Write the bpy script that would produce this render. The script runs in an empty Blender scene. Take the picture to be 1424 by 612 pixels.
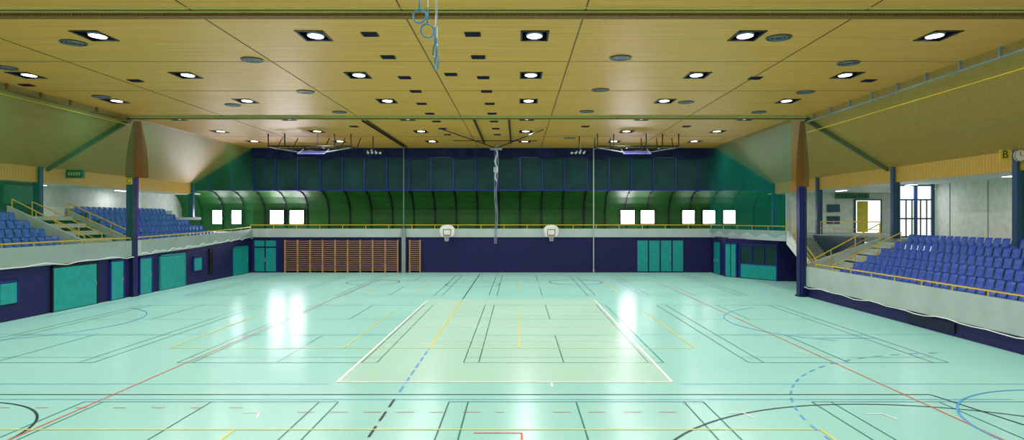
import bpy, math, random
from mathutils import Vector
random.seed(4)
D=bpy.data; S=bpy.context.scene; C=S.collection
try:
    S.view_settings.view_transform='Standard'
    S.view_settings.look='None'
except Exception as e: print(e)

def lin(c):
    r=[]
    for v in c:
        v/=255.0
        r.append(v/12.92 if v<=0.04045 else ((v+0.055)/1.055)**2.4)
    return (r[0],r[1],r[2],1.0)
def base(name):
    m=D.materials.new(name); m.use_nodes=True
    nt=m.node_tree; nt.nodes.clear()
    o=nt.nodes.new('ShaderNodeOutputMaterial')
    return m,nt,o
def noisecol(nt,c,var=0.12,scale=3.0,stretch=(1,1,1)):
    geo=nt.nodes.new('ShaderNodeNewGeometry')
    mp=nt.nodes.new('ShaderNodeMapping'); mp.inputs['Scale'].default_value=stretch
    nt.links.new(geo.outputs['Position'],mp.inputs['Vector'])
    n=nt.nodes.new('ShaderNodeTexNoise'); n.inputs['Scale'].default_value=scale; n.inputs['Detail'].default_value=3
    nt.links.new(mp.outputs[0],n.inputs['Vector'])
    r=nt.nodes.new('ShaderNodeValToRGB')
    r.color_ramp.elements[0].position=.3; r.color_ramp.elements[1].position=.7
    r.color_ramp.elements[0].color=tuple(max(0,x*(1-var)) for x in c[:3])+(1,)
    r.color_ramp.elements[1].color=tuple(min(1,x*(1+var)) for x in c[:3])+(1,)
    nt.links.new(n.outputs['Fac'],r.inputs['Fac'])
    return r.outputs['Color'],mp,geo
def mat(name,c,rough=.5,spec=.3,var=.1,scale=3.0,stretch=(1,1,1),metal=0):
    m,nt,o=base(name)
    p=nt.nodes.new('ShaderNodeBsdfPrincipled')
    p.inputs['Roughness'].default_value=rough; p.inputs['Metallic'].default_value=metal
    p.inputs['Specular IOR Level'].default_value=spec
    col,_,_=noisecol(nt,lin(c),var,scale,stretch)
    nt.links.new(col,p.inputs['Base Color']); nt.links.new(p.outputs[0],o.inputs[0])
    return m
def emis(name,c,s):
    m,nt,o=base(name)
    e=nt.nodes.new('ShaderNodeEmission'); e.inputs['Color'].default_value=lin(c); e.inputs['Strength'].default_value=s
    nt.links.new(e.outputs[0],o.inputs[0]); return m
def floormat(name,c,gl=.13,rough=.2):
    m,nt,o=base(name)
    d=nt.nodes.new('ShaderNodeBsdfDiffuse'); g=nt.nodes.new('ShaderNodeBsdfGlossy')
    g.inputs['Roughness'].default_value=rough; g.inputs['Color'].default_value=(1,1,1,1)
    x=nt.nodes.new('ShaderNodeMixShader'); x.inputs[0].default_value=gl
    col,_,_=noisecol(nt,lin(c),.03,.25)
    nt.links.new(col,d.inputs['Color'])
    nt.links.new(d.outputs[0],x.inputs[1]); nt.links.new(g.outputs[0],x.inputs[2]); nt.links.new(x.outputs[0],o.inputs[0])
    return m
def netmat(name,c,a):
    m,nt,o=base(name)
    d=nt.nodes.new('ShaderNodeBsdfDiffuse'); t=nt.nodes.new('ShaderNodeBsdfTransparent')
    x=nt.nodes.new('ShaderNodeMixShader'); x.inputs[0].default_value=a
    col,_,_=noisecol(nt,lin(c),.15,.4); nt.links.new(col,d.inputs['Color'])
    nt.links.new(t.outputs[0],x.inputs[1]); nt.links.new(d.outputs[0],x.inputs[2]); nt.links.new(x.outputs[0],o.inputs[0])
    return m
def slatmat(name,c,axis='Y',freq=9.0,dark=.72):
    m,nt,o=base(name)
    p=nt.nodes.new('ShaderNodeBsdfPrincipled'); p.inputs['Roughness'].default_value=.45; p.inputs['Specular IOR Level'].default_value=.25
    st=(.25,9,9) if axis=='Y' else (9,.25,9)
    col,mp,geo=noisecol(nt,lin(c),.12,1.2,st)
    sep=nt.nodes.new('ShaderNodeSeparateXYZ'); nt.links.new(geo.outputs['Position'],sep.inputs[0])
    mu=nt.nodes.new('ShaderNodeMath'); mu.operation='MULTIPLY'; mu.inputs[1].default_value=freq
    nt.links.new(sep.outputs[axis],mu.inputs[0])
    fr=nt.nodes.new('ShaderNodeMath'); fr.operation='FRACT'; nt.links.new(mu.outputs[0],fr.inputs[0])
    gt=nt.nodes.new('ShaderNodeMath'); gt.operation='GREATER_THAN'; gt.inputs[1].default_value=.82; nt.links.new(fr.outputs[0],gt.inputs[0])
    mx=nt.nodes.new('ShaderNodeMixRGB'); mx.blend_type='MULTIPLY'; nt.links.new(gt.outputs[0],mx.inputs['Fac'])
    nt.links.new(col,mx.inputs['Color1']); mx.inputs['Color2'].default_value=(dark,dark*.93,dark*.8,1)
    nt.links.new(mx.outputs[0],p.inputs['Base Color']); nt.links.new(p.outputs[0],o.inputs[0])
    return m
def brickmat(name,c1,c2,mortar):
    m,nt,o=base(name)
    p=nt.nodes.new('ShaderNodeBsdfPrincipled'); p.inputs['Roughness'].default_value=.55; p.inputs['Specular IOR Level'].default_value=.2
    geo=nt.nodes.new('ShaderNodeNewGeometry'); sep=nt.nodes.new('ShaderNodeSeparateXYZ'); nt.links.new(geo.outputs['Position'],sep.inputs[0])
    ad=nt.nodes.new('ShaderNodeMath'); nt.links.new(sep.outputs['X'],ad.inputs[0]); nt.links.new(sep.outputs['Y'],ad.inputs[1])
    cb=nt.nodes.new('ShaderNodeCombineXYZ'); nt.links.new(ad.outputs[0],cb.inputs['X']); nt.links.new(sep.outputs['Z'],cb.inputs['Y'])
    b=nt.nodes.new('ShaderNodeTexBrick'); b.inputs['Scale'].default_value=2.2
    b.inputs['Color1'].default_value=lin(c1); b.inputs['Color2'].default_value=lin(c2); b.inputs['Mortar'].default_value=lin(mortar); b.inputs['Mortar Size'].default_value=.015
    nt.links.new(cb.outputs[0],b.inputs['Vector']); nt.links.new(b.outputs['Color'],p.inputs['Base Color']); nt.links.new(p.outputs[0],o.inputs[0])
    return m

M={}
M['ceil']=slatmat('wood_ceiling_slats',(231,168,74))
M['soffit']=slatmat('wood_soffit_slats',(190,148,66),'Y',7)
M['band']=slatmat('wood_band',(208,160,64),'Y',5)
M['seam']=mat('dark_seam',(105,76,30))
M['floor']=floormat('sport_floor_mint',(155,215,207),.15,.23)
M['court']=floormat('sport_floor_court',(176,219,202),.15,.23)
M['navy']=brickmat('navy_blockwork',(34,36,88),(30,31,80),(21,23,62))
M['navyp']=mat('navy_paint',(22,26,78),.4)
M['teal']=mat('teal_panel',(26,150,146),.4)
M['dteal']=mat('dark_teal_panel',(18,60,58),.6,.2,.3,.6)
M['green']=mat('green_cove',(36,92,32),.5,.3,.25,.5)
M['dgreen']=mat('dark_rib',(10,30,28),.5)
M['blue']=mat('blue_steel',(28,44,128),.4)
M['cblue']=mat('blue_column',(20,50,110),.4)
M['seat']=mat('blue_seat_plastic',(30,70,190),.35,.4,.1,8)
M['conc']=mat('pale_concrete',(180,194,192),.7,.2,.08,.8)
M['conc2']=mat('grey_concrete',(140,152,150),.8,.2,.1,.8)
M['beamg']=mat('grey_green_beam',(84,90,64),.6)
M['white']=mat('white_paint',(235,235,230),.5)
M['wwall']=mat('white_wall_panel',(218,224,214),.6)
M['yellow']=mat('yellow_rail',(232,192,35),.4)
M['wood']=mat('wallbar_wood',(182,134,92),.45,.3,.15,4)
M['black']=mat('black_metal',(22,22,26),.4)
M['grey']=mat('grey_metal',(140,145,150),.4,.5)
M['brown']=mat('brown_tray',(134,92,40),.6,.2,.3,9)
M['rust']=netmat('rust_curtain',(104,66,26),.5)
M['lgreen']=mat('pale_green_cable',(165,190,125),.5)
M['ring']=mat('ring_blue',(60,125,165),.3)
M['strap']=mat('strap_grey',(180,188,188),.8)
M['rope']=mat('rope_grey',(120,130,150),.8)
M['drape']=mat('blue_net_roll',(24,30,70),.7,.2,.45,1.5)
M['win']=emis('daylight_window',(252,242,255),50)
M['win2']=emis('daylight_window_soft',(245,252,255),9)
M['door_glow']=emis('daylight_door',(250,252,255),1.6)
M['lamp']=emis('lamp_lens',(232,226,255),9)
M['curt']=mat('yellow_curtain',(225,205,70),.8)
M['netL']=netmat('safety_net_green',(40,112,68),.26)
M['netR']=netmat('safety_net_pale',(90,140,80),.09)
M['netT']=netmat('net_teal',(20,120,100),.34)
M['hoop']=mat('orange_rim',(220,90,40),.4)
M['acr']=mat('blue_backboard',(110,120,225),.2,.5)
M['sign']=mat('green_sign',(15,100,85),.5)
LC={'w':mat('line_white',(245,248,250),.4),'r':mat('line_red',(215,105,80),.4),'k':mat('line_black',(20,42,62),.4),
    'g':mat('line_green',(38,112,108),.4),'y':mat('line_yellow',(228,218,95),.4),'b':mat('line_blue',(80,165,230),.4)}

class MB:
    def __init__(s,name): s.name=name; s.v=[]; s.f=[]; s.mi=[]; s.ms=[]
    def m(s,k):
        mm=M[k] if isinstance(k,str) else k
        if mm not in s.ms: s.ms.append(mm)
        return s.ms.index(mm)
    def poly(s,pts,k):
        b=len(s.v); s.v+= [tuple(p) for p in pts]; s.f.append(tuple(range(b,b+len(pts)))); s.mi.append(s.m(k))
    def hexa(s,p,k):
        b=len(s.v); s.v+=[tuple(q) for q in p]; i=s.m(k)
        for f in ((0,3,2,1),(4,5,6,7),(0,1,5,4),(1,2,6,5),(2,3,7,6),(3,0,4,7)):
            s.f.append(tuple(b+j for j in f)); s.mi.append(i)
    def box(s,x0,x1,y0,y1,z0,z1,k,T=None):
        p=[(x0,y0,z0),(x1,y0,z0),(x1,y1,z0),(x0,y1,z0),(x0,y0,z1),(x1,y0,z1),(x1,y1,z1),(x0,y1,z1)]
        if T: p=[T(*q) for q in p]
        s.hexa(p,k)
    def tube(s,a,b2,r,k,n=8,r2=None):
        a=Vector(a); b2=Vector(b2); d=(b2-a).normalized(); r2=r if r2 is None else r2
        u=d.orthogonal().normalized(); w=d.cross(u); b=len(s.v); i=s.m(k)
        for c,rr in ((a,r),(b2,r2)):
            for j in range(n):
                t=2*math.pi*j/n; s.v.append(tuple(c+u*rr*math.cos(t)+w*rr*math.sin(t)))
        for j in range(n):
            s.f.append((b+j,b+(j+1)%n,b+n+(j+1)%n,b+n+j)); s.mi.append(i)
        s.f.append(tuple(b+j for j in range(n))[::-1]); s.mi.append(i)
        s.f.append(tuple(b+n+j for j in range(n))); s.mi.append(i)
    def path(s,pts,r,k,n=6):
        for a,b in zip(pts[:-1],pts[1:]): s.tube(a,b,r,k,n)
    def torus(s,c,R,r,k,ax=(0,1,0),n=24,m=8,sx=1):
        c=Vector(c); ax=Vector(ax).normalized(); u=Vector((0,0,1)); 
        if abs(ax.z)>.9: u=Vector((1,0,0))
        w=ax.cross(u).normalized(); u=w.cross(ax); b=len(s.v); i=s.m(k)
        for a in range(n):
            t=2*math.pi*a/n; d=u*math.cos(t)+w*math.sin(t)
            for q in range(m):
                p=2*math.pi*q/m; s.v.append(tuple(c+d*(R+r*math.cos(p))+ax*r*math.sin(p)))
        for a in range(n):
            for q in range(m):
                s.f.append((b+a*m+q,b+((a+1)%n)*m+q,b+((a+1)%n)*m+(q+1)%m,b+a*m+(q+1)%m)); s.mi.append(i)
    def make(s,smooth=False):
        me=D.meshes.new(s.name); me.from_pydata(s.v,[],s.f)
        for x in s.ms: me.materials.append(x)
        for p,i in zip(me.polygons,s.mi): p.material_index=i; p.use_smooth=smooth
        me.update(); ob=D.objects.new(s.name,me); C.objects.link(ob); return ob

XL,XR,YB,ZC=-21.8,16.2,53.8,10.15
Y0=-4.0
# ---------- floor
b=MB('floor'); b.box(XL-8,XR+15,Y0,YB+4,-.2,0,'floor'); b.make()
b=MB('court_floor_infill'); b.box(-4.85,4.15,17.7,35.7,0,.003,'court'); b.make()

# ---------- ceiling with recesses
LX=[-19.7,-13.3,-6.4,.53,7.2,13.2]; LY=[3.6,9.3,15.0,20.7,26.4,32.2,37.95,43.5,49.1]
hw,hl=.41,.55
xs=sorted([XL,XR]+[x-hw for x in LX]+[x+hw for x in LX]); ys=sorted([Y0,YB+.3]+[y-hl for y in LY]+[y+hl for y in LY])
b=MB('ceiling')
for i in range(len(xs)-1):
    for j in range(len(ys)-1):
        if i%2==1 and j%2==1: continue
        b.poly([(xs[i],ys[j],ZC),(xs[i],ys[j+1],ZC),(xs[i+1],ys[j+1],ZC),(xs[i+1],ys[j],ZC)],'ceil')
b.make()
# fixture
b=MB('ceiling_downlight')
b.box(-hw,hw,-hl,-hl+.02,0,.35,'black'); b.box(-hw,hw,hl-.02,hl,0,.35,'black'); b.box(-hw,-hw+.02,-hl,hl,0,.35,'black'); b.box(hw-.02,hw,-hl,hl,0,.35,'black')
b.box(-hw,hw,-hl,hl,.33,.36,'black')
for e in (-1,1):
    b.box(e*hw-.03,e*hw+.03,-hl-.03,hl+.03,-.025,.0,'black'); b.box(-hw-.03,hw+.03,e*hl-.03,e*hl+.03,-.025,.0,'black')
n=20; ring=[( .24*math.cos(2*math.pi*t/n), .16+.30*math.sin(2*math.pi*t/n)) for t in range(n)]
b.poly([(x,y,.02) for x,y in ring][::-1],'lamp')
for t in range(n):
    x,y=ring[t]; x2,y2=ring[(t+1)%n]
    b.poly([(x,y,.02),(x2,y2,.02),(x2*1.15,.16+(y2-.16)*1.15,.06),(x*1.15,.16+(y-.16)*1.15,.06)],'grey')
    b.poly([(x*1.15,.16+(y-.16)*1.15,.06),(x2*1.15,.16+(y2-.16)*1.15,.06),(x2*.7,.16+(y2-.16)*.7,.33),(x*.7,.16+(y-.16)*.7,.33)],'black')
for q in (-.42,-.32,-.22): b.box(-hw,hw,q-.01,q+.01,.05,.12,'black')
f=b.make(); fme=f.data; first=True
ld=D.lights.new('downlight_lamp','AREA'); ld.shape='DISK'; ld.size=.45; ld.energy=143; ld.color=(1,.98,.98)
for y in LY:
    for x in LX:
        if first: o=f; first=False
        else: o=D.objects.new('ceiling_downlight',fme); C.objects.link(o)
        o.location=(x,y,ZC)
        l=D.objects.new('lamp',ld); C.objects.link(l); l.parent=o; l.location=(0,.16,-.04)
# seams
b=MB('trim_1')
for x in (-16.5,-9.0,-3.2,1.87,9.6): b.box(x-.02,x+.02,Y0,YB,ZC-.012,ZC-.002,'seam')
for y in (24.1,29.6,46.0): b.box(XL,XR,y-.006,y+.006,ZC-.01,ZC-.002,'seam')
b.make()
# ceiling vents
b0=None
def vent(x,y,w=.5,l=.42):
    global b0
    if b0 is None:
        b=MB('ceiling_vent_grille')
        b.box(-w/2,w/2,-l/2,l/2,-.03,.0,'black')
        for q in range(5): b.box(-w/2+.03,w/2-.03,-l/2+.05+q*.08,-l/2+.07+q*.08,-.045,-.03,'navyp')
        b0=b.make(); b0.location=(x,y,ZC); return
    o=D.objects.new('ceiling_vent_grille',b0.data); C.objects.link(o); o.location=(x,y,ZC)
for y in (20.5,23.4,26.8,29.7,32.9,36,38.9,42,45): vent(-1.4,y); vent(-4.6 if y<32 else -4.8,y)
for x,y in ((-2.66,26.2),(9.7,26.9),(-15.9,27.4),(14.6,27.4),(-21.1,28.3),(-10.2,41),(4.2,41),(10.5,41)): vent(x,y,)
b1=None
for x,y in ((-14.5,21.5),(-9.6,23.8),(3.67,23.5),(8.28,20.9),(12.2,24.3),(-9.6,29.8),(3.7,29.4),(13.06,29.9),(-19.6,31),(-14.4,33.3),(8.3,32.5),(-19.5,25.1),(-9.6,35.5),(3.7,35.3),(13,35.5),(3.7,47)):
    if b1 is None:
        b=MB('round_ceiling_speaker'); b.tube((0,0,-.03),(0,0,0),.4,'black',24)
        for r in (.15,.27,.38): b.torus((0,0,-.03),r,.012,'grey',(0,0,1),24,5)
        b1=b.make(); o=b1
    else: o=D.objects.new('round_ceiling_speaker',b1.data); C.objects.link(o)
    o.location=(x,y,ZC)
# dividing curtain tracks
b=MB('divider_track'); b.box(XL,XR,18.2,18.5,ZC-.15,ZC-.001,'brown'); b.box(XL,XR,18.15,18.2,ZC-.07,ZC-.03,'lgreen')
for i in range(380): b.box(XL+i*.1,XL+i*.1+.03,18.17,18.2,ZC-.15,ZC-.08,'seam')
b.tube((XL,17.6,ZC-.12),(XR,17.6,ZC-.12),.015,'lgreen'); b.make()
b=MB('divider_track'); b.box(XL,XR,37.0,37.25,ZC-.15,ZC-.001,'brown'); b.box(XL,XR,36.9,37.0,ZC-.1,ZC-.01,'lgreen'); b.make()

# ---------- soffits
SL=-26.5; SR=20.85; ZS=7.25
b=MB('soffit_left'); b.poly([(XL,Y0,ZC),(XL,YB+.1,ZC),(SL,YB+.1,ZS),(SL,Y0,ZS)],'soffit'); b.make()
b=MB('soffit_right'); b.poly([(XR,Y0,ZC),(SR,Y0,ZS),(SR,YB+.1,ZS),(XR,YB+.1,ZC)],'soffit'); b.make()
b=MB('trim_2'); b.box(SL-.1,SL,Y0,YB,6.4,7.3,'band'); b.box(SR,SR+.1,Y0,YB,6.4,7.3,'band'); b.make()
for sx,xe,x2 in ((1,XR,SR),(-1,XL,SL)):
    for y in (18.5,37.1):
        b=MB('soffit_beam'); 
        b.hexa([(xe,y-.1,ZC-.3),(x2,y-.1,ZS-.2),(x2,y+.1,ZS-.2),(xe,y+.1,ZC-.3),(xe,y-.1,ZC-.02),(x2,y-.1,ZS),(x2,y+.1,ZS),(xe,y+.1,ZC-.02)],M['beamg']); b.make()
    zf=3.3 if sx>0 else 4.5
    for y in (18.2,27.4,36.4,45.6,53.5):
        b=MB('steel_column'); b.box(x2-.17,x2+.17,y-.03,y+.03,zf,ZS,'cblue')
        b.box(x2-.19,x2-.14,y-.14,y+.14,zf,ZS,'cblue'); b.box(x2+.14,x2+.19,y-.14,y+.14,zf,ZS,'cblue'); b.box(x2-.25,x2+.25,y-.2,y+.2,zf,zf+.03,'cblue'); b.make()
b=MB('edge_rail_pipe')
for z,k,r in ((ZC-.35,'conc2',.05),(ZC-.95,'yellow',.02)): b.tube((XR-.05,Y0,z),(XR-.05,36.8,z),r,k)
for i in range(19): b.box(XR-.1,XR,i*2,i*2+.08,ZC-.4,ZC,'conc2')
b.make()
b=MB('edge_rail_pipe')
for z,k,r in ((ZC-.3,'brown',.06),(ZC-.5,'yellow',.02)): b.tube((XL+.05,Y0,z),(XL+.05,36.8,z),r,k)
for i in range(18): b.box(XL,XL+.1,i*2,i*2+.08,ZC-.35,ZC,'brown')
b.make()

# ---------- outer walls
b=MB('wall_left_outer'); b.box(-29.0,-28.8,Y0,YB+3,0,ZS,'wwall'); b.make()
b=MB('ceiling_left_gallery'); b.box(-29,SL-.1,Y0,YB+3,6.4,6.5,'wwall'); b.make()
b=MB('ceiling_right_gallery'); b.box(SR+.1,31,Y0,YB+3,6.4,6.5,'wwall'); b.make()
b=MB('wall_right_outer'); b.box(24.3,24.5,Y0,38.2,0,6.45,'wwall')
for y in range(4,38,3): b.box(24.27,24.3,y,y+.05,3.3,6.4,'conc2')
b.make()
# ---------- back wall lower + balcony
b=MB('wall_back'); b.box(XL,15.8,YB,YB+.3,0,2.95,'navy'); b.make()
b=MB('balcony_slab_back'); b.box(SL-2.5,31,YB+.0,57.5,2.9,3.3,'conc'); b.box(XL,15.8,YB-.12,YB+.05,2.88,3.58,'conc'); b.make()
b=MB('baseboard_back'); b.box(XL,15.8,YB-.03,YB,0,.12,'navyp'); b.make()
prof=[(54.0,6.75),(54.9,6.6),(55.7,6.2),(56.2,5.7),(56.5,5.15),(56.55,3.3)]
b=MB('wall_back_cove')
x0,x1=-28.8,31
for (ya,za),(yb,zb) in zip(prof[:-1],prof[1:]): b.poly([(x0,ya,za),(x1,ya,za),(x1,yb,zb),(x0,yb,zb)],'green')
b.make(True)
b=MB('cove_ribs')
nx=28
for i in range(nx):
    x=-27.1+i*1.82
    for (ya,za),(yb,zb) in zip(prof[:-1],prof[1:]):
        b.hexa([(x-.06,ya-.12,za-.1),(x+.06,ya-.12,za-.1),(x+.06,ya,za),(x-.06,ya,za),(x-.06,yb-.15,zb-.05),(x+.06,yb-.15,zb-.05),(x+.06,yb,zb),(x-.06,yb,zb)],'dgreen')
b.make()
b=MB('wall_back_upper'); b.box(x0,x1,54.0,54.15,6.7,ZC+.2,'dteal'); b.make()
b=MB('upper_wall_framing')
b.box(SL,SR,53.86,54.0,6.68,6.78,'blue'); b.box(XL,XR,53.9,54.0,9.35,9.45,'navyp')
for i in range(nx-1):
    x=-27.1+i*1.82
    if x<SL or x>SR: continue
    top=ZC if XL<x<XR else (ZC-(XL-x)*.617 if x<XL else ZC-(x-XR)*.62)
    b.box(x-.045,x+.045,53.88,54.0,6.8,top,'blue')
b.make()
b=MB('rolled_net_curtain')
N=300
pv=[]
for i in range(N+1):
    x=XL+.1+(XR-XL-.2)*i/N
    y=53.7+.05*math.sin(x*5)+.05*random.random(); zb=9.35+.12*math.sin(x*1.7)+.1*random.random()
    pv.append((x,y,zb))
for p,q in zip(pv[:-1],pv[1:]):
    b.poly([p,q,(q[0],53.65,ZC),(p[0],53.65,ZC)],'drape')
b.make()
wi=1
for x in (-25.7,-24.05,-20.6,-18.9,9.4,11.1,14.6,16.35,18.1):
    w=.62 if -22<x<14 else (.45 if x<0 else .56)
    b=MB('window_%d'%wi); wi+=1
    zl=3.98
    b.box(x-w,x+w,56.36,56.4,zl,5.08,'win' if x<10 else 'win2')
    for e in (-1,1): b.box(x+e*w-.05,x+e*w+.05,56.3,56.52,zl-.07,5.15,'dgreen')
    b.box(x-w,x+w,56.3,56.52,5.08,5.15,'dgreen'); b.box(x-w,x+w,56.3,56.52,zl-.07,zl,'dgreen'); b.make()
def railing(name,pts,h=.3,step=1.8,mid=True,r=.03,k='yellow'):
    b=MB(name)
    for a,c in zip(pts[:-1],pts[1:]):
        a=Vector(a); c=Vector(c); L=(c-a).length; n=max(1,int(L/step))
        b.tube(a+Vector((0,0,h)),c+Vector((0,0,h)),r,k)
        if mid: b.tube(a+Vector((0,0,h*.5)),c+Vector((0,0,h*.5)),r*.6,k)
        for i in range(n+1):
            p=a.lerp(c,i/n); b.tube(p,p+Vector((0,0,h)),r*.8,k)
    return b.make()
railing('balcony_railing',[(XL,YB-.05,3.58),(15.8,YB-.05,3.58)],.3,mid=False)
# ---------- left side
zz=[(Y0,2.25,3.15),(37,2.25,3.15),(45,2.45,3.28),(50,2.7,3.42),(YB,2.88,3.55)]
b=MB('wall_left')
for (ya,la,_),(yb,lb,_) in zip(zz[:-1],zz[1:]):
    b.hexa([(XL-.3,ya,0),(XL,ya,0),(XL,yb,0),(XL-.3,yb,0),(XL-.3,ya,la+.1),(XL,ya,la+.1),(XL,yb,lb+.1),(XL-.3,yb,lb+.1)],'navy')
b.make()
b=MB('balcony_parapet_left')
for (ya,la,ha),(yb,lb,hb) in zip(zz[:-1],zz[1:]):
    b.hexa([(XL,ya,la),(XL+.12,ya,la),(XL+.12,yb,lb),(XL,yb,lb),(XL,ya,ha),(XL+.12,ya,ha),(XL+.12,yb,hb),(XL,yb,hb)],'conc')
b.make()
railing('parapet_railing',[(XL+.05,0,3.15),(XL+.05,37,3.15),(XL+.05,45,3.28),(XL+.05,50,3.42),(XL+.05,YB-.2,3.55)],.16,mid=False,r=.035)
def tier(name,x0,dx,z0,dz,n,ya,yb,zbase):
    b=MB(name)
    for i in range(n):
        xa=x0+dx*i; xb=x0+dx*(i+1); b.box(min(xa,xb),max(xa,xb),ya,yb,zbase,z0+dz*i,'conc2')
    return b.make()
tier('grandstand_tier_left',XL-.3,-.75,2.7,.4,5,Y0,50,2.0)
b=MB('gallery_floor_left'); b.box(-28.8,XL-.3-3.75,Y0,YB,4.3,4.5,'conc2'); b.box(-28.8,XL-.3,50,YB,3.0,3.3,'conc2'); b.make()
tier('grandstand_tier_right',16.45,.73,.95,.36,6,Y0,37.6,.0)
b=MB('gallery_floor_right'); b.box(16.45+4.38,31,Y0,YB,3.0,3.3,'conc2'); b.make()
seat_prof=[(.40,.43),(.38,.40),(.20,.385),(.05,.40),(.0,.47),(-.035,.62),(-.06,.80),(-.085,.81)]
def seats(name,rows,dirx):
    b=MB(name)
    for (xc,z,ya,yb) in rows:
        n=int((yb-ya)/.52)
        for i in range(n):
            y=ya+.26+i*.52
            cols=[(-.22,.035),(-.19,.0),(0,-.012),(.19,.0),(.22,.035)]
            base=len(b.v); mi=b.m('seat')
            for dy,lip in cols:
                for k,(u,w) in enumerate(seat_prof):
                    hh=w
                    uu=u
                    if k<4: hh+=lip
                    else: uu+=lip
                    yy=dy
                    if k>=6 and abs(dy)>.2: hh-=.05
                    b.v.append((xc+dirx*uu,y+yy,z+hh))
            K=len(seat_prof)
            for a in range(4):
                for k in range(K-1):
                    b.f.append((base+a*K+k,base+(a+1)*K+k,base+(a+1)*K+k+1,base+a*K+k+1)); b.mi.append(mi)
            b.box(xc+dirx*.12-.03,xc+dirx*.12+.03,y-.03,y+.03,z,z+.39,'black')
    return b.make(True)
seats('stadium_seat_block',[(XL-.3-.75*i-.6,2.7+.4*i,14,33.1) for i in range(5)],1)
seats('stadium_seat_block',[(XL-.3-.75*i-.6,2.7+.4*i,38.2,49.6-i*.35) for i in range(5)],1)
seats('stadium_seat_block',[(16.45+.73*i+.6,.95+.36*i,10,35.2) for i in range(6)],-1)
def sloped(name,y,xa,za,xb,zb,h,k='conc',t=.08):
    b=MB(name); b.hexa([(xa,y-t,za),(xb,y-t,zb),(xb,y+t,zb),(xa,y+t,za),(xa,y-t,za+h),(xb,y-t,zb+h),(xb,y+t,zb+h),(xa,y+t,za+h)],k); return b.make()
sloped('aisle_side_wall',33.4,XL-.3,2.7,-25.85,4.4,.65)
sloped('aisle_side_wall',38.0,XL-.3,2.7,-25.85,4.4,.45)
railing('aisle_handrail',[(XL-.3,35.0,2.75),(-25.8,35.0,4.45)],.85,1.2)
railing('aisle_handrail',[(XL-.3,37.8,2.75),(-25.8,37.8,4.45)],.85,1.2)
railing('aisle_handrail',[(XL-.3,33.6,3.0),(-25.8,33.6,4.9)],.5,1.2,mid=False)
b=MB('aisle_stairs_left')
for i in range(10): b.box(XL-.3-.375*(i+1),XL-.3-.375*i,33.6,37.7,2.7+.0,2.7+.2*i+.02,'conc')
b.make()
b=MB('gallery_guard_wall_left'); b.box(-26.35,-26.25,Y0,33.3,4.5,5.15,'conc2'); b.box(-26.35,-26.25,38.3,50,4.5,5.0,'conc2'); b.make()
# ---------- right stand front
b=MB('grandstand_parapet_right'); b.box(XR,XR+.2,Y0,37.6,.6,1.7,'conc'); b.make()
b=MB('wall_right_plinth'); b.box(XR+.1,XR+.25,Y0,37.6,0,.62,'navy')
b.box(XR+.05,XR+.1,24.5,27.5,.12,.5,'black')
for i in range(6): b.box(XR+.03,XR+.06,24.5,27.5,.14+i*.06,.16+i*.06,'navyp')
b.make()
railing('grandstand_railing',[(XR+.1,4,1.7),(XR+.1,36,1.7)],.2,1.8,mid=False)
b=MB('aisle_stairs_right')
for i in range(12): b.box(16.45+.365*i,16.45+.365*(i+1),35.5,37.5,.95,.95+.19*(i)+.05,'conc')
b.make()
railing('aisle_handrail',[(16.45,37.5,.98),(20.6,37.5,3.2)],.9,1.3)
railing('aisle_handrail',[(16.9,35.4,1.0),(20.6,35.4,2.8)],.85,1.3)
railing('gallery_railing',[(20.7,37.6,3.3),(20.7,45,3.3)],.9,1.5)
b=MB('grandstand_end_wall'); b.hexa([(16.2,37.6,0),(20.8,37.6,0),(20.8,37.75,0),(16.2,37.75,0),(16.2,37.6,1.7),(20.8,37.6,3.3),(20.8,37.75,3.3),(16.2,37.75,1.7)],'conc'); b.make()
for x,zt in ((XL+.0,6.7),(XR-.16,6.2)):
    b=MB('curtain_pillar'); b.box(x-.2,x+.2,37.0,37.45,0,zt,'navyp'); b.box(x-.26,x+.26,36.95,37.5,0,.1,'navyp')
    b.box(x-.12,x-.05,36.96,37.0,.1,zt,'blue')
    b.make()
def gathered(x,y,z0,z1,w0,w1):
    b=MB('gathered_divider_curtain'); n=40; R=14; g=[]
    for j in range(R+1):
        t=j/R; z=z1+(z0-z1)*t; w=w1+(w0-w1)*math.sin(t*math.pi*.56)
        row=[]
        for i in range(n):
            a=2*math.pi*i/n; rr=w*(1+.04*math.sin(a*9+1.5*t))
            row.append(len(b.v)); b.v.append((x+rr*math.cos(a),y+.25*rr/w*math.sin(a)*min(1,w*2),z))
        g.append(row)
    mi=b.m('rust')
    for j in range(R):
        for i in range(n):
            b.f.append((g[j][i],g[j][(i+1)%n],g[j+1][(i+1)%n],g[j+1][i])); b.mi.append(mi)
    return b.make(True)
gathered(XL+.3,37.2,6.7,ZC-.25,.62,.2)
gathered(XR-.12,37.2,6.2,ZC-.25,.36,.12)
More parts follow.
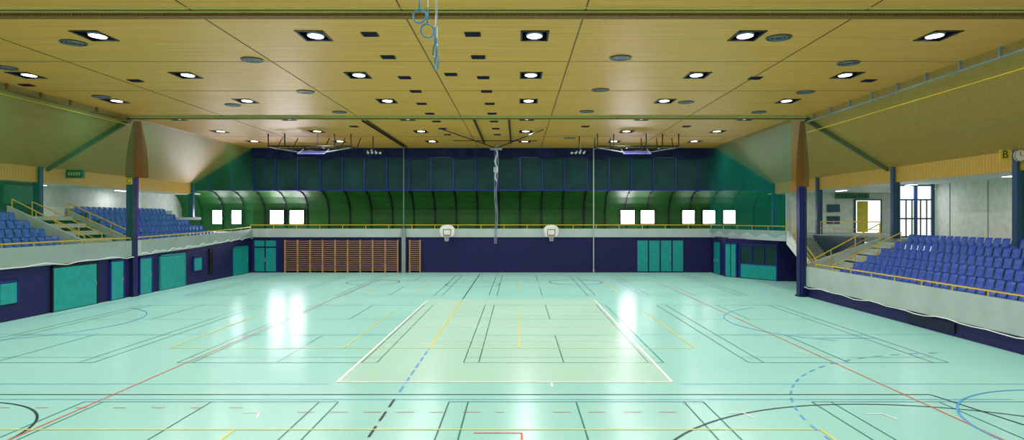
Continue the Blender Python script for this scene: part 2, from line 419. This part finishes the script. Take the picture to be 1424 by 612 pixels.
# ---------- doors
def TL(Y): return lambda u,n,z:(XL+n,Y+u,z)
def TB(X): return lambda u,n,z:(X+u,YB-n,z)
def door(idx,T,w,h,leaves=1,frame='blue',k='teal',z0=0,handle=True):
    b=MB('door_%d'%idx)
    b.box(0,w,.0,.05,z0,z0+h,'black',T)
    t=.07
    b.box(-t,0,0,.1,z0,z0+h+t,frame,T); b.box(w,w+t,0,.1,z0,z0+h+t,frame,T); b.box(-t,w+t,0,.1,z0+h,z0+h+t,frame,T)
    lw=w/leaves
    for i in range(leaves):
        b.box(i*lw+.04,(i+1)*lw-.04,.05,.09,z0+.04,z0+h-.03,k,T)
        if handle: b.box((i+1)*lw-.14,(i+1)*lw-.1,.09,.14,z0+1.0,z0+1.2,'grey',T)
    return b.make()
di=1
for Ya,Yb,h,lv,fr in ((30.8,34.0,2.1,1,'black'),(35.2,36.3,2.1,1,'blue'),(37.9,39.1,2.1,1,'blue'),(40.1,43.0,2.1,1,'teal'),(50.5,53.0,2.15,1,'teal')):
    door(di,TL(Ya),Yb-Ya,h,lv,fr); di+=1
door(di,TL(27.6),1.0,.95,1,'blue',z0=.72,handle=False); di+=1
door(di,TL(44.2),1.1,.9,1,'blue',z0=.85,handle=False); di+=1
door(di,TL(46.5),.35,1.7,1,'black','black',z0=.5,handle=False); di+=1
b=MB('door_%d'%di); di+=1
T=TB(-21.55)
b.box(0,1.9,0,.05,0,2.65,'navyp',T)
for a,c,z0,z1 in ((.08,.88,.1,2.0),(1.0,1.82,.1,2.0),(.08,.88,2.12,2.6),(1.0,1.82,2.12,2.6)): b.box(a,c,.05,.09,z0,z1,'teal',T)
b.box(.91,.97,.05,.12,.9,1.2,'grey',T); b.box(-.06,0,0,.12,0,2.7,'blue',T); b.box(1.9,1.96,0,.12,0,2.7,'blue',T); b.make()
b=MB('door_%d'%di); di+=1
T=TB(9.7); b.box(0,3.85,0,.05,0,2.66,'navyp',T)
for i in range(4): b.box(.06+i*.96,.9+i*.96,.05,.1,.1,2.6,'teal',T); b.box(.8+i*.96,.83+i*.96,.1,.14,1.0,1.25,'grey',T)
b.make()
def wallbars(X,nsec,w,T=None):
    b=MB('wall_bars'); T=TB(X)
    for i in range(nsec+1): b.box(i*w-.05,i*w+.05,.02,.22,0,2.66,'wood',T)
    for i in range(nsec):
        for j in range(15):
            z=.18+j*.168; b.box(i*w+.05,(i+1)*w-.05,.12,.17,z,z+.05,'wood',T)
    b.box(-.05,nsec*w+.05,.0,.03,0,.1,'wood',T)
    b.box(0,nsec*w,.0,.02,.1,2.66,'navyp',T)
    return b.make()
wallbars(-18.95,9,1.02); wallbars(-8.8,1,.85)
b=MB('equipment_pole'); b.tube((-9.25,53.4,0),(-9.25,53.4,ZC),.04,'rope'); b.box(-9.4,-9.1,53.3,53.55,0,3.6,M['conc2']); b.make()
b=MB('equipment_pole'); b.tube((6.15,53.4,0.25),(6.15,53.4,ZC),.045,'strap'); b.tube((6.15,53.4,0),(6.15,53.4,.3),.09,'grey'); b.make()
for x in (-5.65,2.68):
    b=MB('basketball_hoop'); y=52.7; zb=2.98
    pts=[(-.45,0),(.45,0),(.6,.35),(.58,.65),(.4,.85),(0,.93),(-.4,.85),(-.58,.65),(-.6,.35)]
    b.poly([(x+u,y,zb+v) for u,v in pts],'white'); b.poly([(x+u,y+.05,zb+v) for u,v in pts][::-1],'white')
    for (u,v),(u2,v2) in zip(pts,pts[1:]+pts[:1]): b.poly([(x+u,y,zb+v),(x+u,y+.05,zb+v),(x+u2,y+.05,zb+v2),(x+u2,y,zb+v2)],'white')
    for e in (-.3,.3): b.tube((x+e,y+.05,zb+.6),(x+e,YB-.12,zb+.5),.04,'grey'); b.tube((x+e,y+.05,zb+.1),(x+e,YB-.12,zb),.04,'grey')
    for p0,p1 in (((-.3,.1),(.3,.1)),((-.3,.55),(.3,.55)),((-.3,.1),(-.3,.55)),((.3,.1),(.3,.55))): b.tube((x+p0[0],y-.01,zb+p0[1]),(x+p1[0],y-.01,zb+p1[1]),.025,'beamg')
    b.torus((x,y-.35,zb+.07),.225,.015,'hoop',(0,0,1)); b.box(x-.08,x+.08,y-.14,y,zb+.04,zb+.1,'hoop')
    for i in range(12):
        a=2*math.pi*i/12; a2=a+.5
        b.tube((x+.22*math.cos(a),y-.35+.22*math.sin(a),zb+.06),(x+.13*math.cos(a2),y-.35+.13*math.sin(a2),zb-.38),.012,'strap',4)
        b.tube((x+.22*math.cos(a2),y-.35+.22*math.sin(a2),zb+.06),(x+.13*math.cos(a),y-.35+.13*math.sin(a),zb-.38),.012,'strap',4)
    b.make()
# ---------- right far corner
b=MB('wall_right_far'); b.box(15.8,16.0,50,YB+.3,0,2.95,'navy'); b.make()
A=Vector((15.8,50,0)); B=Vector((18.3,46.2,0)); dv=(B-A).normalized(); nv=Vector((-dv.y,dv.x,0)); 
if nv.y>0: nv=-nv
TA=lambda u,n,z:tuple(A+dv*u+nv*n+Vector((0,0,z)))
L=(B-A).length
b=MB('wall_booth'); b.box(0,L,-.15,0,0,2.9,'navy',TA); b.make()
door(di,TA,1.0,2.5,2,'blue'); di+=1
b=MB('window_booth')
u0,u1=1.35,L-.1
b.box(u0,u1,0,.06,.05,1.05,'teal',TA)
for z in (1.05,2.45): b.box(u0,u1,0,.1,z,z+.09,'blue',TA)
for i in range(4):
    u=u0+(u1-u0)*i/3; b.box(u-.04,u+.04,0,.1,1.05 if i in (1,2) else 0,2.5,'blue',TA)
b.box(u0,u1,.0,.03,1.1,2.45,'dteal',TA); b.make()
door(di,lambda u,n,z:(15.8-n,51.2+u,z),1.6,2.55,2,'blue'); di+=1
b=MB('balcony_slab_right')
P=[(15.7,YB-.1),(17.95,44.0),(20.9,44.0),(20.9,YB)]
b.hexa([(p[0],p[1],2.9) for p in P]+[(p[0],p[1],3.3) for p in P],'conc'); 
b.hexa([(15.6,YB-.1,2.88),(17.85,44,2.88),(17.97,44,2.88),(15.75,YB-.1,2.88),(15.6,YB-.1,3.58),(17.85,44,3.58),(17.97,44,3.58),(15.75,YB-.1,3.58)],'conc'); b.make()
railing('balcony_railing',[(15.7,YB-.2,3.58),(17.9,44,3.58)],.3,mid=False)
b=MB('wall_stair_side'); b.box(19.75,19.9,37.8,47,0,3.3,'navyp'); b.box(18.3,19.8,46.2,46.35,0,2.9,'navy'); b.make()
b=MB('stairs')
ns=18
for i in range(ns):
    y=44.0-i*.31; z=3.3-(i+1)*3.3/ns
    b.box(18.1,19.7,y-.31,y,max(0,z-.2),z,'conc2')
    b.box(18.09,18.12,y-.31,y,max(0,z-.02),z+.0,'black')
def st(yy): return 3.3-(44-yy)/.31*3.3/ns
ya,yb=44.0,44-ns*.31
b.hexa([(17.95,ya,st(ya)-.6),(18.08,ya,st(ya)-.6),(18.08,yb,st(yb)-.0),(17.95,yb,st(yb)-.0),(17.95,ya,st(ya)+.3),(18.08,ya,st(ya)+.3),(18.08,yb,st(yb)+.5),(17.95,yb,st(yb)+.5)],'white'); b.make()
railing('stair_handrail',[(18.0,ya,3.5),(18.0,yb,.4)],.8,1.3)
b=MB('wall_kiosk'); b.box(20.9,31,51.2,51.4,3.3,6.45,'wwall'); b.make()
b=MB('kiosk_menu_sign'); b.box(24.6,27.2,50.95,51.1,5.95,6.35,'sign')
for i in range(9): b.box(24.75+i*.26,24.9+i*.26,50.93,50.95,6.02,6.28,'black')
b.make()
b=MB('door_%d'%di); di+=1
b.box(26.2,28.1,51.05,51.2,3.3,5.8,'door_glow'); b.box(26.1,26.2,51.0,51.2,3.3,5.9,'cblue'); b.box(28.1,28.2,51.0,51.2,3.3,5.9,'cblue'); b.box(26.1,28.2,51.0,51.2,5.8,5.9,'cblue'); b.make()
b=MB('yellow_door_curtain')
for i in range(14): b.box(26.25+i*.06,26.28+i*.06+.03,50.9+(i%2)*.05,50.98+(i%2)*.05,3.35,5.75,'curt')
b.make()
for z in (4.0,4.9):
    b=MB('notice_board'); b.box(24.0,25.0,51.1,51.2,z,z+.6,'sign'); b.box(24.05,24.95,51.08,51.1,z+.05,z+.55,'cblue'); b.make()
b=MB('wall_right_gallery_end'); b.box(29.5,29.7,38.2,51.2,3.3,6.45,'wwall'); b.make()
b=MB('wall_entrance'); b.box(24.3,29.5,38.2,38.35,3.3,6.45,'wwall'); b.make()
b=MB('window_entrance')
e0,e1=22.1,24.1; ye=38.3
b.box(e0,e1,ye,ye+.05,3.3,6.35,'door_glow')
for x in (e0,(e0+e1)/2,e1): b.box(x-.09,x+.09,ye-.1,ye,3.3,6.4,'cblue')
for z in (3.3,4.35,5.45,6.28): b.box(e0,e1,ye-.08,ye,z,z+.09,'cblue')
for x in (22.55,22.9,23.4,23.75): b.box(x-.025,x+.025,ye-.08,ye,3.3,5.5,'black')
b.make()
def sign(ch,x,y,z,s):
    b=MB('section_sign'); b.box(-s/2,s/2,0,.05,-s/2,s/2,'yellow'); 
    e=b.make(); e.location=(x,y,z)
    t=D.curves.new('letter','FONT'); t.body=ch; t.size=s*1.1; t.align_x='CENTER'; t.align_y='CENTER'; t.extrude=.005; t.materials.append(M['dgreen'])
    o=D.objects.new('letter',t); C.objects.link(o); o.parent=e; o.location=(0,-.01,0); o.rotation_euler=(math.pi/2,0,0)
    return e
sign('B',20.2,27.3,7.05,.42); sign('C',XL+.0,36.9,6.5,.36)
b=MB('wall_clock'); b.tube((0,0,0),(0,-.08,0),.24,'white',28); b.torus((0,-.08,0),.24,.02,'grey',(0,1,0),28)
b.box(-.01,.01,-.09,-.08,0,.18,'black'); b.box(0,.12,-.09,-.08,-.01,.01,'black'); o=b.make(); o.location=(20.7,27.2,7.0)
b=MB('scoreboard'); b.box(-26.3,-25.3,38.3,38.5,6.75,7.25,'sign'); b.box(-26.2,-25.4,38.28,38.3,6.82,7.18,'black')
for i in range(5): b.box(-26.12+i*.15,-26.03+i*.15,38.26,38.28,6.9,7.1,'lgreen')
b.make()
b=MB('gallery_cabin_left'); b.box(-28.7,-27.2,34.6,37.3,4.5,6.4,'dteal'); b.box(-27.2,-27.15,34.8,37.1,5.2,6.2,'sign'); b.make()
# ---------- nets
def net(name,x,ya,yb,z1,k,zf,amp=.1):
    b=MB(name); n=60
    zb=[]
    for i in range(n+1):
        y=ya+(yb-ya)*i/n; zb.append((y,zf(y)+amp*math.sin(i*1.3)*math.sin(i*.4)))
    for (y,z),(y2,z2) in zip(zb[:-1],zb[1:]):
        b.poly([(x,y,z),(x,y2,z2),(x,y2,z1),(x,y,z1)],k)
        b.tube((x,y,z),(x,y2,z2),.02,'white',5)
    return b.make()
net('safety_net',XL+.3,Y0,36.9,ZC-.2,'netL',lambda y:2.3)
net('safety_net',XL+.3,37.6,YB-.3,ZC-.16,'netL',lambda y:2.4+(y-37.6)*.03)
net('safety_net',XR-.15,Y0,36.9,ZC-.4,'netR',lambda y:.6,amp=.07)
b=MB('safety_net')
n=30
for i in range(n):
    y=37.6+(YB-.3-37.6)*i/n; y2=37.6+(YB-.3-37.6)*(i+1)/n
    f=lambda q:3.3+.12*math.sin(q*2)
    b.poly([(15.6,y,f(y)),(15.6,y2,f(y2)),(15.6,y2,ZC-.05),(15.6,y,ZC-.05)],'netT'); b.tube((15.6,y,f(y)),(15.6,y2,f(y2)),.015,'strap',5)
b.make()
# ---------- hanging rings
b=MB('gymnastic_rings')
for (x,y,z,ax) in ((-1.64,11,7.78,(.2,1,0)),(-1.55,11.3,7.62,(-.3,1,0)),(-1.38,11,7.2,(1,.45,0)),(-1.36,11.05,7.02,(1,.4,0))):
    b.torus((x,y,z),.115,.014,'ring',ax); b.path([(x,y,z+.1),(x+.01,y,z+.6),(x-.02,y,ZC)],.009,'strap')
    b.box(x-.014,x+.014,y-.01,y+.01,z+.1,z+.4,'ring')
b.make(True)
# central climbing rope bundle
b=MB('climbing_rope_bundle')
for i in range(5):
    a=i*1.25; pts=[]
    for j in range(13):
        z=9.7-j*.6; r=.13 if j<5 else .09
        pts.append((-1.65+r*math.cos(a+j*.3)+.05*math.sin(j*.9),50+r*math.sin(a+j*.3),z))
    b.path(pts,.02,'rope')
b.box(-2.1,-1.2,49.8,50.2,9.6,9.75,'grey'); b.tube((-1.65,50,9.7),(-1.65,50,ZC),.06,'grey')
pts=[(-1.65+.09*math.sin(j*1.1),49.85,9.6-j*.2) for j in range(13)]
b.path(pts,.05,'strap'); b.box(-1.83,-1.5,49.85,50.05,7.9,8.3,'strap')
b.make()
b=MB('ceiling_rail_assembly')
for x in (-2.5,-.5): b.box(x-.05,x+.05,37.4,49.5,ZC-.14,ZC-.02,'black')
for x in (-9.05,-8.8): b.box(x-.035,x+.035,38.4,52.5,ZC-.1,ZC-.02,'black')
b.tube((-4.7,41.5,ZC-.15),(-1.65,50.5,ZC-.35),.04,'black'); b.tube((1.6,41.5,ZC-.15),(-1.65,50.5,ZC-.35),.04,'black')
b.tube((-4.6,47,ZC-.2),(1.4,47,ZC-.2),.03,'black')
b.make()
for x0,x1 in ((-16.9,-11.3),(5.4,10.9)):
    b=MB('folded_basketball_rig'); zc=9.3
    for y in (44.6,46.2): b.tube((x0,y,zc),(x1,y,zc),.05,'black')
    for i in range(6):
        x=x0+(x1-x0)*i/5; b.tube((x,44.6,zc),(x,46.2,zc),.04,'black')
    for i in (0,1,3,4,5):
        x=x0+(x1-x0)*i/5; b.tube((x,44.6,zc),(x,44.6,ZC-.01),.045,'black'); b.tube((x,46.2,zc),(x+.1,47,ZC-.01),.035,'black')
    xm=(x0+x1)/2; b.hexa([(xm-.9,44.9,zc-.5),(xm+.9,44.9,zc-.5),(xm+.9,46,zc-.22),(xm-.9,46,zc-.22),(xm-.9,44.9,zc-.45),(xm+.9,44.9,zc-.45),(xm+.9,46,zc-.17),(xm-.9,46,zc-.17)],'acr')
    for e in (-.9,.9): b.tube((xm+e,44.9,zc-.47),(xm+e,46.1,zc-.05),.03,'white')
    b.tube((xm-2.6,45.2,zc-.05),(xm-.9,45.2,zc-.35),.04,'grey'); b.tube((xm+2.6,45.2,zc-.05),(xm+.9,45.2,zc-.35),.04,'grey')
    b.torus((xm,44.7,zc-.3),.225,.015,'beamg',(0,0,1)); b.make()
for x,s in ((-10.1,1),(4.3,-1)):
    b=MB('ceiling_loudspeaker_cluster')
    for i in range(4):
        xx=x+s*(i*.28-.4); b.tube((xx,46,9.2-.1*abs(i-1)),(xx+.12*s,45.7,8.95),.05,'strap',10,.08)
    b.tube((x-.7,46,9.25),(x+.7,46,9.15),.04,'black'); b.tube((x,46,9.2),(x,46,ZC-.01),.04,'black'); b.make()

# ---------- court lines
class LN:
    def __init__(s,name,k,z,w): s.b=MB(name); s.k=LC[k]; s.z=z; s.w=w
    def l(s,x0,y0,x1,y1,w=None,dash=None):
        w=(w or s.w)/2; a=Vector((x0,y0,0)); c=Vector((x1,y1,0)); L=(c-a).length; d=(c-a)/L; n=Vector((-d.y,d.x,0))*w
        segs=[(0,L)]
        if dash:
            segs=[]; t=0
            while t<L: segs.append((t,min(L,t+dash[0]))); t+=dash[0]+dash[1]
        for t0,t1 in segs:
            p=a+d*t0; q=a+d*t1; z=Vector((0,0,s.z)); s.b.poly([p-n+z,q-n+z,q+n+z,p+n+z],s.k)
    def rect(s,x0,y0,x1,y1):
        s.l(x0,y0,x1,y0); s.l(x1,y0,x1,y1); s.l(x1,y1,x0,y1); s.l(x0,y1,x0,y0)
    def arc(s,cx,cy,R,a0,a1,dash=False,n=48):
        for i in range(n):
            if dash and i%2: continue
            t=math.radians(a0+(a1-a0)*i/n); u=math.radians(a0+(a1-a0)*(i+1)/n); r0=R-s.w/2; r1=R+s.w/2
            s.b.poly([(cx+r0*math.cos(t),cy+r0*math.sin(t),s.z),(cx+r1*math.cos(t),cy+r1*math.sin(t),s.z),(cx+r1*math.cos(u),cy+r1*math.sin(u),s.z),(cx+r0*math.cos(u),cy+r0*math.sin(u),s.z)],s.k)
g=LN('badminton_court_lines','g',.006,.035)
for cx in (-16.0,-7.35,1.4,10.1):
    for y0 in (2.4,20.1,37.6):
        y1=y0+13.4
        if cx==-16 and y0<20: continue
        g.rect(cx-3.05,y0,cx+3.05,y1)
        g.l(cx-2.59,y0,cx-2.59,y1); g.l(cx+2.59,y0,cx+2.59,y1)
        ym=(y0+y1)/2
        g.l(cx,y0,cx,ym-1.98); g.l(cx,ym+1.98,cx,y1)
        g.l(cx-3.05,ym-1.98,cx+3.05,ym-1.98,.025); g.l(cx-3.05,ym+1.98,cx+3.05,ym+1.98,.025); g.l(cx-3.05,y0+.76,cx+3.05,y0+.76,.025)
g.b.make()
k=LN('basketball_court_lines','k',.008,.055)
k.l(-20,16.45,10.3,16.45); k.l(10.3,16.45,10.9,13.4); k.l(10.9,13.4,10.9,4)
k.arc(8.0,9.6,6.0,20,165); k.arc(-13.0,12.9,2.9,-20,90); 
k.l(-3,8,-3,16.4,.06,(.7,.35)); k.l(-3,36,-3,52)
k.arc(-10,45.5,1.8,0,360); k.arc(-3,44,1.8,0,360); k.arc(4,45.5,1.8,0,360)
k.b.make()
w=LN('volleyball_court_lines','w',.012,.075)
w.rect(-4.85,17.7,4.15,35.7)
for y in (23.7,26.7,29.7): w.l(-4.85,y,4.15,y,.055)
for x,y in ((-5.85,14.9),(5.1,14.9),(8.2,14.8),(-18.5,21.8),(9.3,21.8)): w.l(x-.35,y,x,y,.04); w.l(x,y,x+.1,y-.4,.04)
w.l(.9,17.2,.9,17.6,.05)
w.b.make()
r=LN('handball_court_lines','r',.009,.045)
r.l(-10.1,8,-10.1,47); r.l(9.65,8,9.65,47); r.l(-10.1,47,9.65,47)
r.l(-5,14.95,-.3,14.95,.03,(.4,.35)); r.l(.8,14.95,3.6,14.95,.03,(.4,.4)); r.l(-13,15.3,-6,15.3,.03,(.3,.6))
r.l(-.9,13.5,.08,13.5); r.l(.08,13.5,.08,8)
r.b.make()
y=LN('tennis_court_lines','y',.010,.05)
y.l(-11.8,22.3,6.0,22.3)
for x in (-11.8,-5.9,.05,6.0): y.l(x,22.3,x,31.3)
y.l(-3,22.3,-3,35.9,.06)
y.l(-16,13.72,6.3,13.72); y.l(-5.9,13.7,-5.9,6); y.l(6.3,13.72,6.3,6)
for x in (-6,.05,6): y.l(x,39.5,x,47)
y.l(-9,39,-9,43)
y.b.make()
bl=LN('unihockey_court_lines','b',.011,.05)
bl.l(-3,16.7,-3,22.2,.06,(.6,.3))
bl.arc(13.2,13.3,3.6,90,200); bl.arc(14.5,13.3,8.3,95,215,True)
bl.l(-21,17.5,-5,17.5,.03); bl.l(4.3,17.5,16,17.5,.03); bl.l(-21,25,-5,25,.03); bl.l(4.3,25,16,25,.03); bl.l(-21,16.0,12,16.0,.03)
bl.l(-21,29.3,-21,50,.04); bl.arc(-21.5,28,5,-60,60); bl.arc(14,28,5,120,240)
bl.l(11,24.2,13.2,24.2)
bl.b.make()

# ---------- world + camera
W=D.worlds.new('world'); S.world=W; W.use_nodes=True
bg=W.node_tree.nodes['Background']; bg.inputs[0].default_value=(.9,.97,1,1); bg.inputs[1].default_value=1.0
for x,z,ys_ in ((-27.7,6.38,range(6,54,8)),(22.6,6.38,range(6,54,8)),(27,6.38,(42,47))):
    for yy in ys_:
        b=MB('gallery_ceiling_light'); b.box(-.15,.15,-.6,.6,-.06,0,'white'); b.box(-.12,.12,-.57,.57,-.08,-.06,'lamp'); o=b.make(); o.location=(x,yy,z+.02)
        l2=D.lights.new('tube','AREA'); l2.shape='RECTANGLE'; l2.size=.3; l2.size_y=1.2; l2.energy=40
        l=D.objects.new('tube_lamp',l2); C.objects.link(l); l.parent=o; l.location=(0,0,-.1)
cd=D.cameras.new('camera'); cam=D.objects.new('camera',cd); C.objects.link(cam); S.camera=cam
cam.location=(0,0,4.4); cam.rotation_euler=(math.pi/2,0,0)
cd.sensor_width=36; cd.lens=36*916/1424; cd.shift_x=-8/1424; cd.shift_y=-2/1424; cd.clip_end=300
